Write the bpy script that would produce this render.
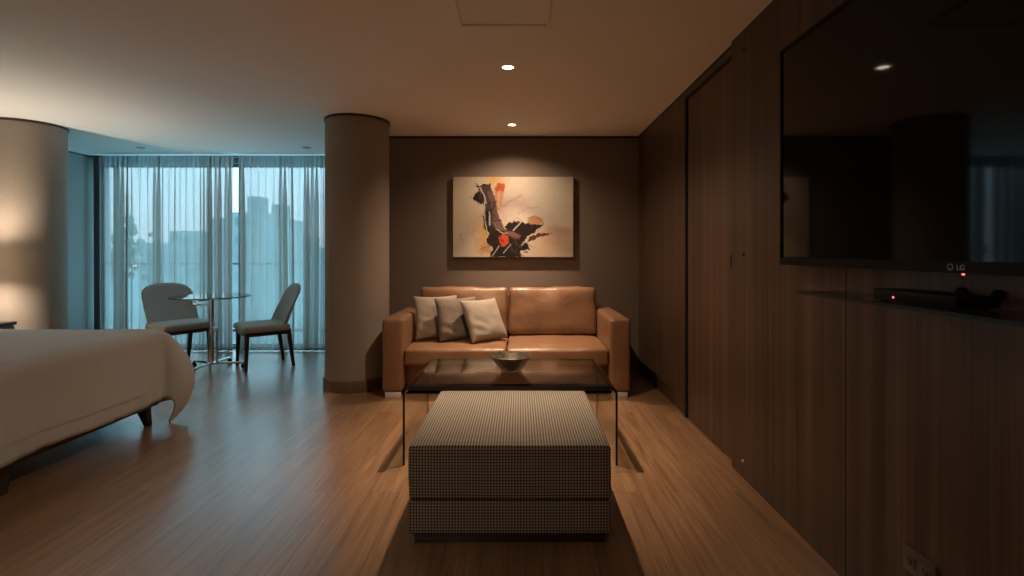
import bpy, bmesh, math, random
import numpy as np
from mathutils import Vector, Matrix, noise as mnoise

for _o in list(bpy.data.objects):
    bpy.data.objects.remove(_o)
S = bpy.context.scene
COL = S.collection
PI = math.pi
random.seed(7)

# ------------------------------------------------------------------ camera
H_EYE = 1.2
cd = bpy.data.cameras.new('camera')
cam = bpy.data.objects.new('camera', cd)
COL.objects.link(cam)
cam.location = (0, 0, H_EYE)
cam.rotation_euler = (PI/2, 0, 0)
cd.sensor_width = 36
cd.lens = 500/1024*36
cd.shift_x = -8/1024
cd.shift_y = -36/1024
cd.clip_start = 0.05
cd.clip_end = 2000
S.camera = cam

# ------------------------------------------------------------------ world, exposure
w = bpy.data.worlds.new('overcast_sky')
S.world = w
w.use_nodes = True
wn = w.node_tree.nodes
wl = w.node_tree.links
wn.clear()
wo = wn.new('ShaderNodeOutputWorld')
wb = wn.new('ShaderNodeBackground')
wt = wn.new('ShaderNodeTexCoord')
wx = wn.new('ShaderNodeSeparateXYZ')
wr = wn.new('ShaderNodeValToRGB')
wl.new(wt.outputs['Generated'], wx.inputs[0])
wl.new(wx.outputs['Z'], wr.inputs['Fac'])
wr.color_ramp.elements[0].position = 0.0
wr.color_ramp.elements[0].color = (0.53, 0.66, 0.78, 1)
wr.color_ramp.elements[1].position = 1.0
wr.color_ramp.elements[1].color = (1.15, 3.2, 4.1, 1)
wl.new(wr.outputs['Color'], wb.inputs['Color'])
wb.inputs['Strength'].default_value = 1.9
wl.new(wb.outputs[0], wo.inputs[0])

S.view_settings.view_transform = 'Standard'
S.view_settings.look = 'None'
S.view_settings.gamma = 1.0
S.view_settings.exposure = 0.0
S.view_settings.use_curve_mapping = False
cy = S.cycles
cy.max_bounces = 10
cy.diffuse_bounces = 5
cy.glossy_bounces = 5
cy.transmission_bounces = 8
cy.transparent_max_bounces = 24
cy.sample_clamp_indirect = 4.0
cy.caustics_reflective = False
cy.caustics_refractive = False
cy.use_denoising = True

# daylight portal: guides sky light through the window opening
pl = bpy.data.lights.new('window_portal', 'AREA')
pl.shape = 'RECTANGLE'
pl.size = 3.7
pl.size_y = 2.1
pl.cycles.is_portal = True
po = bpy.data.objects.new('window_portal', pl)
COL.objects.link(po)
po.location = (-3.4, 6.42, 1.25)
po.rotation_euler = (-PI/2, 0, 0)

WARM = (1.0, 0.72, 0.48)
P_DOWN_TABLE = 320
P_DOWN_SOFA = 285
P_FILL = 350
P_BED = 50

# ------------------------------------------------------------------ node helpers
def mat(name):
    m = bpy.data.materials.new(name)
    m.use_nodes = True
    nt = m.node_tree
    p = nt.nodes['Principled BSDF']
    return m, nt, p

def N(nt, typ, **kw):
    n = nt.nodes.new(typ)
    for k, v in kw.items():
        if k.startswith('i_'):
            key = k[2:]
            key = int(key) if key.isdigit() else key.replace('_', ' ')
            n.inputs[key].default_value = v
        else:
            setattr(n, k, v)
    return n

def ramp(nt, stops):
    r = nt.nodes.new('ShaderNodeValToRGB')
    el = r.color_ramp.elements
    el[0].position, el[0].color = stops[0][0], (*stops[0][1], 1)
    el[1].position, el[1].color = stops[1][0], (*stops[1][1], 1)
    for p, c in stops[2:]:
        e = el.new(p)
        e.color = (*c, 1)
    return r

def simple(name, col, rough=0.5, metal=0.0, spec=0.5, bump=0.0, bscale=200, var=0.0):
    m, nt, p = mat(name)
    p.inputs['Base Color'].default_value = (*col, 1)
    p.inputs['Roughness'].default_value = rough
    p.inputs['Metallic'].default_value = metal
    p.inputs['Specular IOR Level'].default_value = spec
    if bump or var:
        tc = N(nt, 'ShaderNodeTexCoord')
        nz = N(nt, 'ShaderNodeTexNoise', i_Scale=bscale, i_Detail=4.0)
        nt.links.new(tc.outputs['Object'], nz.inputs['Vector'])
        if bump:
            b = N(nt, 'ShaderNodeBump', i_Strength=bump, i_Distance=0.002)
            nt.links.new(nz.outputs['Fac'], b.inputs['Height'])
            nt.links.new(b.outputs[0], p.inputs['Normal'])
        if var:
            r = ramp(nt, [(0.3, tuple(c*(1-var) for c in col)), (0.7, tuple(min(1, c*(1+var)) for c in col))])
            nt.links.new(nz.outputs['Fac'], r.inputs['Fac'])
            nt.links.new(r.outputs[0], p.inputs['Base Color'])
    return m

def emis(name, col, s):
    m, nt, p = mat(name)
    p.inputs['Base Color'].default_value = (*col, 1)
    p.inputs['Emission Color'].default_value = (*col, 1)
    p.inputs['Emission Strength'].default_value = s
    return m

def m_floor():
    m, nt, p = mat('oak_planks')
    L = nt.links.new
    tc = N(nt, 'ShaderNodeTexCoord')
    mp = N(nt, 'ShaderNodeMapping')
    mp.inputs['Rotation'].default_value = (0, 0, PI/2)
    L(tc.outputs['Object'], mp.inputs['Vector'])
    br = N(nt, 'ShaderNodeTexBrick', offset=0.37, offset_frequency=2, i_Scale=1.0, i_Mortar_Size=0.0017, i_Mortar_Smooth=0.3,
           i_Brick_Width=1.25, i_Row_Height=0.15, i_Bias=0.0)
    br.inputs['Color1'].default_value = (0.0, 0.0, 0.0, 1)
    br.inputs['Color2'].default_value = (1, 1, 1, 1)
    br.inputs['Mortar'].default_value = (0.5, 0.5, 0.5, 1)
    L(mp.outputs[0], br.inputs['Vector'])
    # grain, stretched along the planks, shifted per plank
    sc = N(nt, 'ShaderNodeVectorMath', operation='MULTIPLY')
    sc.inputs[1].default_value = (26, 1.6, 1)
    L(tc.outputs['Object'], sc.inputs[0])
    ad = N(nt, 'ShaderNodeVectorMath', operation='ADD')
    mul = N(nt, 'ShaderNodeVectorMath', operation='SCALE')
    mul.inputs['Scale'].default_value = 37.0
    L(br.outputs['Color'], mul.inputs[0])
    L(sc.outputs[0], ad.inputs[0]); L(mul.outputs[0], ad.inputs[1])
    nz = N(nt, 'ShaderNodeTexNoise', i_Scale=1.0, i_Detail=6.0, i_Roughness=0.62, i_Distortion=0.6)
    L(ad.outputs[0], nz.inputs['Vector'])
    sc2 = N(nt, 'ShaderNodeVectorMath', operation='MULTIPLY')
    sc2.inputs[1].default_value = (140, 3.0, 1)
    L(tc.outputs['Object'], sc2.inputs[0])
    nz2 = N(nt, 'ShaderNodeTexNoise', i_Scale=1.0, i_Detail=3.0)
    L(sc2.outputs[0], nz2.inputs['Vector'])
    r = ramp(nt, [(0.25, (0.16, 0.085, 0.043)), (0.75, (0.36, 0.215, 0.12)), (0.5, (0.27, 0.155, 0.083))])
    L(nz.outputs['Fac'], r.inputs['Fac'])
    r2 = ramp(nt, [(0.35, (0.78, 0.76, 0.74)), (0.65, (1.05, 1.05, 1.05))])
    L(nz2.outputs['Fac'], r2.inputs['Fac'])
    mx = N(nt, 'ShaderNodeMix', data_type='RGBA', blend_type='MULTIPLY')
    mx.inputs[0].default_value = 1
    L(r.outputs[0], mx.inputs[6]); L(r2.outputs[0], mx.inputs[7])
    rv = ramp(nt, [(0.0, (0.90, 0.88, 0.86)), (1.0, (1.07, 1.07, 1.07))])
    L(br.outputs['Color'], rv.inputs['Fac'])
    mx2 = N(nt, 'ShaderNodeMix', data_type='RGBA', blend_type='MULTIPLY')
    mx2.inputs[0].default_value = 1
    L(mx.outputs[2], mx2.inputs[6]); L(rv.outputs[0], mx2.inputs[7])
    mo = N(nt, 'ShaderNodeMix', data_type='RGBA')
    L(br.outputs['Fac'], mo.inputs[0])
    L(mx2.outputs[2], mo.inputs[6]); mo.inputs[7].default_value = (0.10, 0.055, 0.03, 1)
    L(mo.outputs[2], p.inputs['Base Color'])
    rr = N(nt, 'ShaderNodeMapRange')
    rr.inputs['To Min'].default_value = 0.26; rr.inputs['To Max'].default_value = 0.38
    p.inputs['Coat Weight'].default_value = 0.85; p.inputs['Coat Roughness'].default_value = 0.26; p.inputs['Coat IOR'].default_value = 1.6
    L(nz.outputs['Fac'], rr.inputs['Value'])
    L(rr.outputs[0], p.inputs['Roughness'])
    p.inputs['Specular IOR Level'].default_value = 0.5
    bm_ = N(nt, 'ShaderNodeBump', i_Strength=0.35, i_Distance=0.0025)
    sb = N(nt, 'ShaderNodeMath', operation='SUBTRACT')
    L(nz2.outputs['Fac'], sb.inputs[0]); L(br.outputs['Fac'], sb.inputs[1])
    L(sb.outputs[0], bm_.inputs['Height'])
    L(bm_.outputs[0], p.inputs['Normal'])
    return m

def m_veneer(name, c0, c1, axis='Y', rough=0.42):
    """vertical-grain veneer: bands across `axis`, long along Z"""
    m, nt, p = mat(name)
    L = nt.links.new
    tc = N(nt, 'ShaderNodeTexCoord')
    def nz(sx, sz, det):
        s = N(nt, 'ShaderNodeVectorMath', operation='MULTIPLY')
        s.inputs[1].default_value = (sx, sx, sz)
        L(tc.outputs['Object'], s.inputs[0])
        n = N(nt, 'ShaderNodeTexNoise', i_Scale=1.0, i_Detail=det, i_Roughness=0.55)
        L(s.outputs[0], n.inputs['Vector'])
        return n
    a, b = nz(14, 0.25, 3.0), nz(75, 0.7, 3.0)
    mx = N(nt, 'ShaderNodeMath', operation='MULTIPLY_ADD')
    L(b.outputs['Fac'], mx.inputs[0]); mx.inputs[1].default_value = 0.45
    ml = N(nt, 'ShaderNodeMath', operation='MULTIPLY')
    L(a.outputs['Fac'], ml.inputs[0]); ml.inputs[1].default_value = 0.55
    L(ml.outputs[0], mx.inputs[2])
    r = ramp(nt, [(0.36, c0), (0.64, c1)])
    L(mx.outputs[0], r.inputs['Fac'])
    L(r.outputs[0], p.inputs['Base Color'])
    p.inputs['Roughness'].default_value = rough
    bp = N(nt, 'ShaderNodeBump', i_Strength=0.12, i_Distance=0.001)
    L(b.outputs['Fac'], bp.inputs['Height']); L(bp.outputs[0], p.inputs['Normal'])
    return m

def m_wallpaper(name, col, sc=1.0):
    m, nt, p = mat(name)
    L = nt.links.new
    tc = N(nt, 'ShaderNodeTexCoord')
    s = N(nt, 'ShaderNodeVectorMath', operation='MULTIPLY'); s.inputs[1].default_value = (60*sc, 60*sc, 220*sc)
    L(tc.outputs['Object'], s.inputs[0])
    n = N(nt, 'ShaderNodeTexNoise', i_Scale=1.0, i_Detail=4.0)
    L(s.outputs[0], n.inputs['Vector'])
    n2 = N(nt, 'ShaderNodeTexNoise', i_Scale=2.2, i_Detail=3.0)
    L(tc.outputs['Object'], n2.inputs['Vector'])
    r = ramp(nt, [(0.3, tuple(c*0.88 for c in col)), (0.7, tuple(c*1.1 for c in col))])
    ad = N(nt, 'ShaderNodeMath', operation='MULTIPLY_ADD')
    L(n.outputs['Fac'], ad.inputs[0]); ad.inputs[1].default_value = 0.6
    ml = N(nt, 'ShaderNodeMath', operation='MULTIPLY'); ml.inputs[1].default_value = 0.4
    L(n2.outputs['Fac'], ml.inputs[0]); L(ml.outputs[0], ad.inputs[2])
    L(ad.outputs[0], r.inputs['Fac']); L(r.outputs[0], p.inputs['Base Color'])
    p.inputs['Roughness'].default_value = 0.75
    p.inputs['Specular IOR Level'].default_value = 0.25
    b = N(nt, 'ShaderNodeBump', i_Strength=0.3, i_Distance=0.001)
    L(n.outputs['Fac'], b.inputs['Height']); L(b.outputs[0], p.inputs['Normal'])
    return m

def m_leather():
    m, nt, p = mat('tan_leather')
    L = nt.links.new
    tc = N(nt, 'ShaderNodeTexCoord')
    n = N(nt, 'ShaderNodeTexNoise', i_Scale=5.0, i_Detail=4.0)
    L(tc.outputs['Object'], n.inputs['Vector'])
    r = ramp(nt, [(0.3, (0.198, 0.103, 0.056)), (0.7, (0.262, 0.142, 0.080))])
    L(n.outputs['Fac'], r.inputs['Fac']); L(r.outputs[0], p.inputs['Base Color'])
    v = N(nt, 'ShaderNodeTexVoronoi', i_Scale=420.0)
    L(tc.outputs['Object'], v.inputs['Vector'])
    n3 = N(nt, 'ShaderNodeTexNoise', i_Scale=9.0, i_Detail=5.0, i_Distortion=1.2)
    L(tc.outputs['Object'], n3.inputs['Vector'])
    b = N(nt, 'ShaderNodeBump', i_Strength=0.12, i_Distance=0.001)
    L(v.outputs['Distance'], b.inputs['Height'])
    b2 = N(nt, 'ShaderNodeBump', i_Strength=0.35, i_Distance=0.012)
    L(n3.outputs['Fac'], b2.inputs['Height']); L(b.outputs[0], b2.inputs['Normal'])
    L(b2.outputs[0], p.inputs['Normal'])
    p.inputs['Roughness'].default_value = 0.36
    return m

def m_check(name, light, dark, period):
    """small two-tone houndstooth-like check woven in x, y and z"""
    m, nt, p = mat(name)
    L = nt.links.new
    tc = N(nt, 'ShaderNodeTexCoord')
    ge = N(nt, 'ShaderNodeNewGeometry')
    sx = N(nt, 'ShaderNodeSeparateXYZ'); L(tc.outputs['Object'], sx.inputs[0])
    sn = N(nt, 'ShaderNodeSeparateXYZ'); L(ge.outputs['True Normal'], sn.inputs[0])
    def stripe(sock):
        a = N(nt, 'ShaderNodeMath', operation='MULTIPLY'); L(sock, a.inputs[0]); a.inputs[1].default_value = 2*PI/period
        s = N(nt, 'ShaderNodeMath', operation='SINE'); L(a.outputs[0], s.inputs[0])
        c = N(nt, 'ShaderNodeMapRange'); L(s.outputs[0], c.inputs['Value'])
        c.inputs['From Min'].default_value = -0.45; c.inputs['From Max'].default_value = 0.45
        return c.outputs[0]
    X, Y, Z = (stripe(sx.outputs[k]) for k in ('X', 'Y', 'Z'))
    def absn(k):
        a = N(nt, 'ShaderNodeMath', operation='ABSOLUTE'); L(sn.outputs[k], a.inputs[0])
        g = N(nt, 'ShaderNodeMath', operation='GREATER_THAN'); L(a.outputs[0], g.inputs[0]); g.inputs[1].default_value = 0.7
        return g.outputs[0]
    def mixf(f, a, b):
        x = N(nt, 'ShaderNodeMix', data_type='FLOAT'); L(f, x.inputs[0]); L(a, x.inputs[2]); L(b, x.inputs[3])
        return x.outputs[0]
    u = mixf(absn('X'), X, Y)
    v = mixf(absn('Z'), Z, Y)
    ad = N(nt, 'ShaderNodeMath', operation='ADD'); L(u, ad.inputs[0]); L(v, ad.inputs[1])
    hf = N(nt, 'ShaderNodeMath', operation='MULTIPLY'); L(ad.outputs[0], hf.inputs[0]); hf.inputs[1].default_value = 0.5
    r = ramp(nt, [(0.1, dark), (0.9, light)])
    L(hf.outputs[0], r.inputs['Fac']); L(r.outputs[0], p.inputs['Base Color'])
    p.inputs['Roughness'].default_value = 0.9
    p.inputs['Specular IOR Level'].default_value = 0.15
    b = N(nt, 'ShaderNodeBump', i_Strength=0.3, i_Distance=0.001)
    L(hf.outputs[0], b.inputs['Height']); L(b.outputs[0], p.inputs['Normal'])
    return m

def m_fabric(name, col, scale=500, stripe=None, rough=0.9, var=0.1):
    m, nt, p = mat(name)
    L = nt.links.new
    tc = N(nt, 'ShaderNodeTexCoord')
    n = N(nt, 'ShaderNodeTexNoise', i_Scale=float(scale), i_Detail=3.0)
    L(tc.outputs['Object'], n.inputs['Vector'])
    r = ramp(nt, [(0.3, tuple(c*(1-var) for c in col)), (0.7, tuple(min(1, c*(1+var)) for c in col))])
    L(n.outputs['Fac'], r.inputs['Fac'])
    outc = r.outputs[0]
    if stripe:                                 # woven satin stripe carried in the cloth's own UVs
        sx = N(nt, 'ShaderNodeSeparateXYZ'); L(tc.outputs['UV'], sx.inputs[0])
        a = N(nt, 'ShaderNodeMath', operation='MULTIPLY'); L(sx.outputs['X'], a.inputs[0]); a.inputs[1].default_value = 2*PI/stripe
        s = N(nt, 'ShaderNodeMath', operation='SINE'); L(a.outputs[0], s.inputs[0])
        c = N(nt, 'ShaderNodeMapRange'); L(s.outputs[0], c.inputs['Value'])
        c.inputs['From Min'].default_value = -0.3; c.inputs['From Max'].default_value = 0.3
        c.inputs['To Min'].default_value = 0.92; c.inputs['To Max'].default_value = 1.0
        mx = N(nt, 'ShaderNodeVectorMath', operation='SCALE'); L(outc, mx.inputs[0]); L(c.outputs[0], mx.inputs['Scale'])
        outc = mx.outputs[0]
    L(outc, p.inputs['Base Color'])
    p.inputs['Roughness'].default_value = rough
    p.inputs['Specular IOR Level'].default_value = 0.2
    p.inputs['Sheen Weight'].default_value = 0.15
    b = N(nt, 'ShaderNodeBump', i_Strength=0.25, i_Distance=0.001)
    L(n.outputs['Fac'], b.inputs['Height']); L(b.outputs[0], p.inputs['Normal'])
    return m

def m_glass(name, tint, refl=1.0, ior=1.5):
    """thin architectural glass: tinted see-through plus Fresnel mirror"""
    m, nt, p = mat(name)
    nt.nodes.remove(p)
    out = nt.nodes['Material Output']
    L = nt.links.new
    t = N(nt, 'ShaderNodeBsdfTransparent'); t.inputs[0].default_value = (*tint, 1)
    g = N(nt, 'ShaderNodeBsdfGlossy'); g.inputs['Roughness'].default_value = 0.01
    f = N(nt, 'ShaderNodeLayerWeight'); f.inputs[0].default_value = 0.5
    pw = N(nt, 'ShaderNodeMath', operation='POWER'); pw.inputs[1].default_value = 5.0
    L(f.outputs['Facing'], pw.inputs[0])
    k = N(nt, 'ShaderNodeMath', operation='MULTIPLY_ADD', use_clamp=True)
    k.inputs[1].default_value = 0.96*refl; k.inputs[2].default_value = 0.04*refl
    L(pw.outputs[0], k.inputs[0])
    mx = N(nt, 'ShaderNodeMixShader')
    L(k.outputs[0], mx.inputs[0]); L(t.outputs[0], mx.inputs[1]); L(g.outputs[0], mx.inputs[2])
    L(mx.outputs[0], out.inputs[0])
    return m

def m_sheer(name, col, op0, op1, trans=0.6):
    """sheer voile: threads cover op0 of the cloth face on, op1 edge on"""
    m, nt, p = mat(name)
    nt.nodes.remove(p)
    out = nt.nodes['Material Output']
    L = nt.links.new
    tr = N(nt, 'ShaderNodeBsdfTransparent')
    d = N(nt, 'ShaderNodeBsdfDiffuse'); d.inputs[0].default_value = (*col, 1)
    tl = N(nt, 'ShaderNodeBsdfTranslucent'); tl.inputs[0].default_value = (*col, 1)
    cl = N(nt, 'ShaderNodeMixShader'); cl.inputs[0].default_value = trans
    L(d.outputs[0], cl.inputs[1]); L(tl.outputs[0], cl.inputs[2])
    lw = N(nt, 'ShaderNodeLayerWeight'); lw.inputs[0].default_value = 0.35
    tc = N(nt, 'ShaderNodeTexCoord')
    s = N(nt, 'ShaderNodeVectorMath', operation='MULTIPLY'); s.inputs[1].default_value = (9, 9, 260)
    L(tc.outputs['Object'], s.inputs[0])
    n = N(nt, 'ShaderNodeTexNoise', i_Scale=1.0, i_Detail=2.0); L(s.outputs[0], n.inputs['Vector'])
    mr = N(nt, 'ShaderNodeMapRange'); L(lw.outputs['Facing'], mr.inputs['Value'])
    mr.inputs['To Min'].default_value = op0; mr.inputs['To Max'].default_value = op1
    ad = N(nt, 'ShaderNodeMath', operation='MULTIPLY_ADD'); L(n.outputs['Fac'], ad.inputs[0]); ad.inputs[1].default_value = 0.1
    L(mr.outputs[0], ad.inputs[2]); ad.use_clamp = True
    mx = N(nt, 'ShaderNodeMixShader')
    L(ad.outputs[0], mx.inputs[0]); L(tr.outputs[0], mx.inputs[1]); L(cl.outputs[0], mx.inputs[2])
    L(mx.outputs[0], out.inputs[0])
    return m

M = {}
M['floor'] = m_floor()
M['ceiling'] = simple('ceiling_paint', (0.90, 0.89, 0.87), 0.85, spec=0.2, bump=0.05, bscale=300)
M['ceiling_joint'] = simple('ceiling_joint', (0.34, 0.29, 0.24), 0.8)
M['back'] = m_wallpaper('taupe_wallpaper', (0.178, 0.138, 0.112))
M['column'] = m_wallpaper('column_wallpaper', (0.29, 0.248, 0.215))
M['cream'] = simple('cream_paint', (0.68, 0.63, 0.56), 0.85)
M['alcove'] = simple('grey_paint', (0.32, 0.335, 0.33), 0.8, bump=0.05)
M['wood'] = m_veneer('walnut_veneer', (0.032, 0.0165, 0.010), (0.108, 0.064, 0.040))
M['wood_door'] = m_veneer('walnut_door_veneer', (0.037, 0.019, 0.0115), (0.116, 0.067, 0.042))
M['skirt'] = m_veneer('skirting_wood', (0.10, 0.055, 0.03), (0.16, 0.09, 0.05))
M['black'] = simple('black_gap', (0.006, 0.005, 0.005), 0.6)
M['darkwood'] = m_veneer('espresso_wood', (0.018, 0.010, 0.007), (0.045, 0.025, 0.016), rough=0.35)
M['leather'] = m_leather()
M['chrome'] = simple('chrome', (0.72, 0.72, 0.72), 0.12, metal=1.0)
M['brushed'] = simple('brushed_steel', (0.55, 0.54, 0.52), 0.35, metal=1.0)
M['footmetal'] = simple('satin_metal', (0.72, 0.70, 0.68), 0.45, metal=0.3)
M['brass'] = simple('brass', (0.75, 0.52, 0.25), 0.25, metal=1.0)
M['blackplastic'] = simple('black_plastic', (0.005, 0.005, 0.005), 0.5, spec=0.12)
M['screen'] = simple('tv_screen', (0.003, 0.003, 0.003), 0.045, spec=0.22)
M['check'] = m_check('houndstooth_weave', (0.345, 0.305, 0.255), (0.034, 0.032, 0.026), 0.0122)
M['pillow_plain'] = m_fabric('linen_plain', (0.28, 0.235, 0.195), 420)
M['pillow_tex'] = m_fabric('linen_textured', (0.17, 0.137, 0.11), 130, var=0.35)
M['pillow_light'] = m_fabric('linen_light', (0.30, 0.255, 0.215), 420)
M['chairfab'] = m_fabric('grey_upholstery', (0.34, 0.335, 0.32), 600)
M['duvet'] = m_fabric('striped_sateen', (0.54, 0.56, 0.58), 700, stripe=0.014, rough=0.7, var=0.05)
M['mattress'] = m_fabric('mattress_ticking', (0.6, 0.58, 0.55), 300)
M['glass'] = m_glass('clear_glass', (0.955, 0.965, 0.95), 1.0)
M['glassbend'] = m_glass('bent_glass', (0.45, 0.48, 0.46), 1.0)  # tinted dark in place of the light the bends refract away
M['glassedge'] = simple('glass_edge', (0.010, 0.020, 0.015), 0.3, spec=0.3)
M['glassteal'] = m_glass('table_glass', (0.80, 0.92, 0.90), 1.2)
M['glasstealedge'] = simple('table_glass_edge', (0.06, 0.30, 0.27), 0.15)
M['pane'] = m_glass('window_pane', (0.97, 0.985, 0.985), 1.0)
M['frame'] = simple('window_aluminium', (0.22, 0.23, 0.23), 0.45, metal=0.6)
M['sheer'] = m_sheer('sheer_voile', (0.50, 0.44, 0.41), 0.56, 0.95, 0.5)
M['sheerhead'] = m_sheer('sheer_heading', (0.40, 0.41, 0.41), 0.80, 0.95, 0.45)
M['drape'] = m_fabric('blackout_cloth', (0.14, 0.14, 0.135), 300)
M['bowl'] = simple('dark_glazed_bowl', (0.016, 0.011, 0.008), 0.25, bump=0.4, bscale=60, var=0.5)
M['bowlin'] = simple('silvered_bowl_lining', (0.20, 0.165, 0.13), 0.25, metal=0.7, bump=0.8, bscale=45, var=0.5)
M['white'] = simple('white_plate', (0.62, 0.60, 0.56), 0.4)
M['plate'] = simple('bronze_plate', (0.085, 0.065, 0.05), 0.35)
M['shade'] = m_sheer('lamp_shade_cloth', (0.85, 0.78, 0.66), 0.95, 1.0, 0.55)
M['lens'] = emis('downlight_lens', (1.0, 0.86, 0.66), 14)
M['lensoff'] = simple('unlit_lens', (0.12, 0.13, 0.13), 0.3)
M['led'] = emis('red_led', (1.0, 0.10, 0.12), 3)
M['logo'] = simple('silver_lettering', (0.45, 0.45, 0.45), 0.3, metal=0.5)
M['bulb'] = emis('lamp_bulb', (1.0, 0.72, 0.42), 6)
M['concrete'] = simple('hazy_concrete', (0.145, 0.165, 0.17), 0.9, bscale=0.1, var=0.12)  # distance haze is mixed into the city and leaf colours
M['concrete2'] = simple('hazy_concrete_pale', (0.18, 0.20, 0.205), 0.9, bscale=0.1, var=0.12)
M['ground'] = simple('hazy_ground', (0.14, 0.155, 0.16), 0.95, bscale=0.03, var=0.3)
M['bounce_ground'] = simple('bounce_paving', (0.78, 0.80, 0.80), 0.9, bscale=0.2, var=0.06)  # made pale to reflect sky light up into the room
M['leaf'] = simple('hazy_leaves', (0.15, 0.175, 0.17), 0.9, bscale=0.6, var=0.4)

# ------------------------------------------------------------------ mesh builder
class MB:
    def __init__(self):
        self.bm = bmesh.new()
        self.uv = None
    def _add(self, tmp, mtx, mi, smooth):
        if mtx is not None:
            tmp.transform(mtx)
        vs = [self.bm.verts.new(v.co) for v in tmp.verts]
        tmp.verts.index_update()
        for f in tmp.faces:
            try:
                nf = self.bm.faces.new([vs[v.index] for v in f.verts])
                nf.material_index = mi if mi is not None else f.material_index
                nf.smooth = smooth
            except ValueError:
                pass
        tmp.free()
        return self
    def box(self, x0, x1, y0, y1, z0, z1, bev=0.0, seg=2, mi=0, mtx=None):
        t = bmesh.new()
        bmesh.ops.create_cube(t, size=1)
        for v in t.verts:
            v.co = Vector((x0+(v.co.x+.5)*(x1-x0), y0+(v.co.y+.5)*(y1-y0), z0+(v.co.z+.5)*(z1-z0)))
        if bev > 0:
            bmesh.ops.bevel(t, geom=list(t.edges), offset=bev, segments=seg, profile=0.5, affect='EDGES')
        bmesh.ops.recalc_face_normals(t, faces=list(t.faces))
        return self._add(t, mtx, mi, bev > 0)
    def soft(self, x0, x1, y0, y1, z0, z1, bev=0.03, seg=4, cuts=10, puff=(0, 0, 0), wr=0.0, wsc=7, mi=0, mtx=None, seed=0.0):
        """upholstered block: rounded edges, faces puffed outwards, light wrinkles"""
        t = bmesh.new()
        bmesh.ops.create_cube(t, size=1)
        for v in t.verts:
            v.co = Vector((x0+(v.co.x+.5)*(x1-x0), y0+(v.co.y+.5)*(y1-y0), z0+(v.co.z+.5)*(z1-z0)))
        bmesh.ops.bevel(t, geom=list(t.edges), offset=bev, segments=seg, profile=0.5, affect='EDGES')
        big = [e for e in t.edges if e.calc_length() > 2.5*bev]
        bmesh.ops.subdivide_edges(t, edges=big, cuts=cuts, use_grid_fill=True)
        c = Vector(((x0+x1)/2, (y0+y1)/2, (z0+z1)/2)); h = Vector(((x1-x0)/2, (y1-y0)/2, (z1-z0)/2))
        bmesh.ops.recalc_face_normals(t, faces=list(t.faces)); t.normal_update()
        for v in t.verts:
            q = Vector(((v.co[i]-c[i])/h[i] for i in range(3)))
            d = Vector((0, 0, 0))
            for i in range(3):
                j, k = (i+1) % 3, (i+2) % 3
                d[i] = puff[i]*q[i]*max(0, 1-q[j]**2)**.6*max(0, 1-q[k]**2)**.6
            if wr:
                d += v.normal*wr*mnoise.noise(v.co*wsc+Vector((seed, seed*2, 0)))
            v.co += d
        return self._add(t, mtx, mi, True)
    def lathe(self, prof, c=(0, 0, 0), n=40, mi=0, mtx=None, smooth=True, wob=None):
        t = bmesh.new()
        rings = []
        for r, z in prof:
            if r < 1e-6:
                rings.append([t.verts.new((c[0], c[1], c[2]+z))])
            else:
                ring = []
                for i in range(n):
                    a = 2*PI*i/n
                    rr = r*(wob(a, z) if wob else 1)
                    ring.append(t.verts.new((c[0]+rr*math.cos(a), c[1]+rr*math.sin(a), c[2]+z)))
                rings.append(ring)
        for a, b in zip(rings, rings[1:]):
            for i in range(n):
                j = (i+1) % n
                if len(a) == 1 and len(b) == 1:
                    continue
                if len(a) == 1:
                    t.faces.new((a[0], b[i], b[j]))
                elif len(b) == 1:
                    t.faces.new((a[i], b[0], a[j]))
                else:
                    t.faces.new((a[i], b[i], b[j], a[j]))
        bmesh.ops.recalc_face_normals(t, faces=list(t.faces))
        return self._add(t, mtx, mi, smooth)
    def tube(self, pts, r, n=12, mi=0, mtx=None):
        pts = [Vector(p) for p in pts]
        t = bmesh.new()
        rings = []
        for i, p in enumerate(pts):
            d = (pts[min(i+1, len(pts)-1)]-pts[max(i-1, 0)]).normalized()
            a = d.orthogonal().normalized() if i == 0 else (rings[-1][1]-d*rings[-1][1].dot(d)).normalized()
            b = d.cross(a)
            rr = r[i] if isinstance(r, (list, tuple)) else r
            rings.append(([t.verts.new(p+a*math.cos(2*PI*k/n)*rr+b*math.sin(2*PI*k/n)*rr) for k in range(n)], a))
        for (A, _), (B, _) in zip(rings, rings[1:]):
            for k in range(n):
                t.faces.new((A[k], A[(k+1) % n], B[(k+1) % n], B[k]))
        t.faces.new(rings[0][0][::-1]); t.faces.new(rings[-1][0])
        bmesh.ops.recalc_face_normals(t, faces=list(t.faces))
        return self._add(t, mtx, mi, True)
    def taper(self, base, top, wb, wt, bev=0.004, mi=0, mtx=None):
        """tapered square leg from point base (width wb) to point top (width wt)"""
        t = bmesh.new()
        vs = []
        for c, wd in ((base, wb), (top, wt)):
            for sx, sy in ((-1, -1), (1, -1), (1, 1), (-1, 1)):
                vs.append(t.verts.new((c[0]+sx*wd[0]/2, c[1]+sy*wd[1]/2, c[2])))
        t.faces.new(vs[3::-1]); t.faces.new(vs[4:])
        for i in range(4):
            j = (i+1) % 4
            t.faces.new((vs[i], vs[j], vs[4+j], vs[4+i]))
        bmesh.ops.recalc_face_normals(t, faces=list(t.faces))
        bmesh.ops.bevel(t, geom=list(t.edges), offset=bev, segments=2, profile=.5, affect='EDGES')
        return self._add(t, mtx, mi, True)
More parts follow.
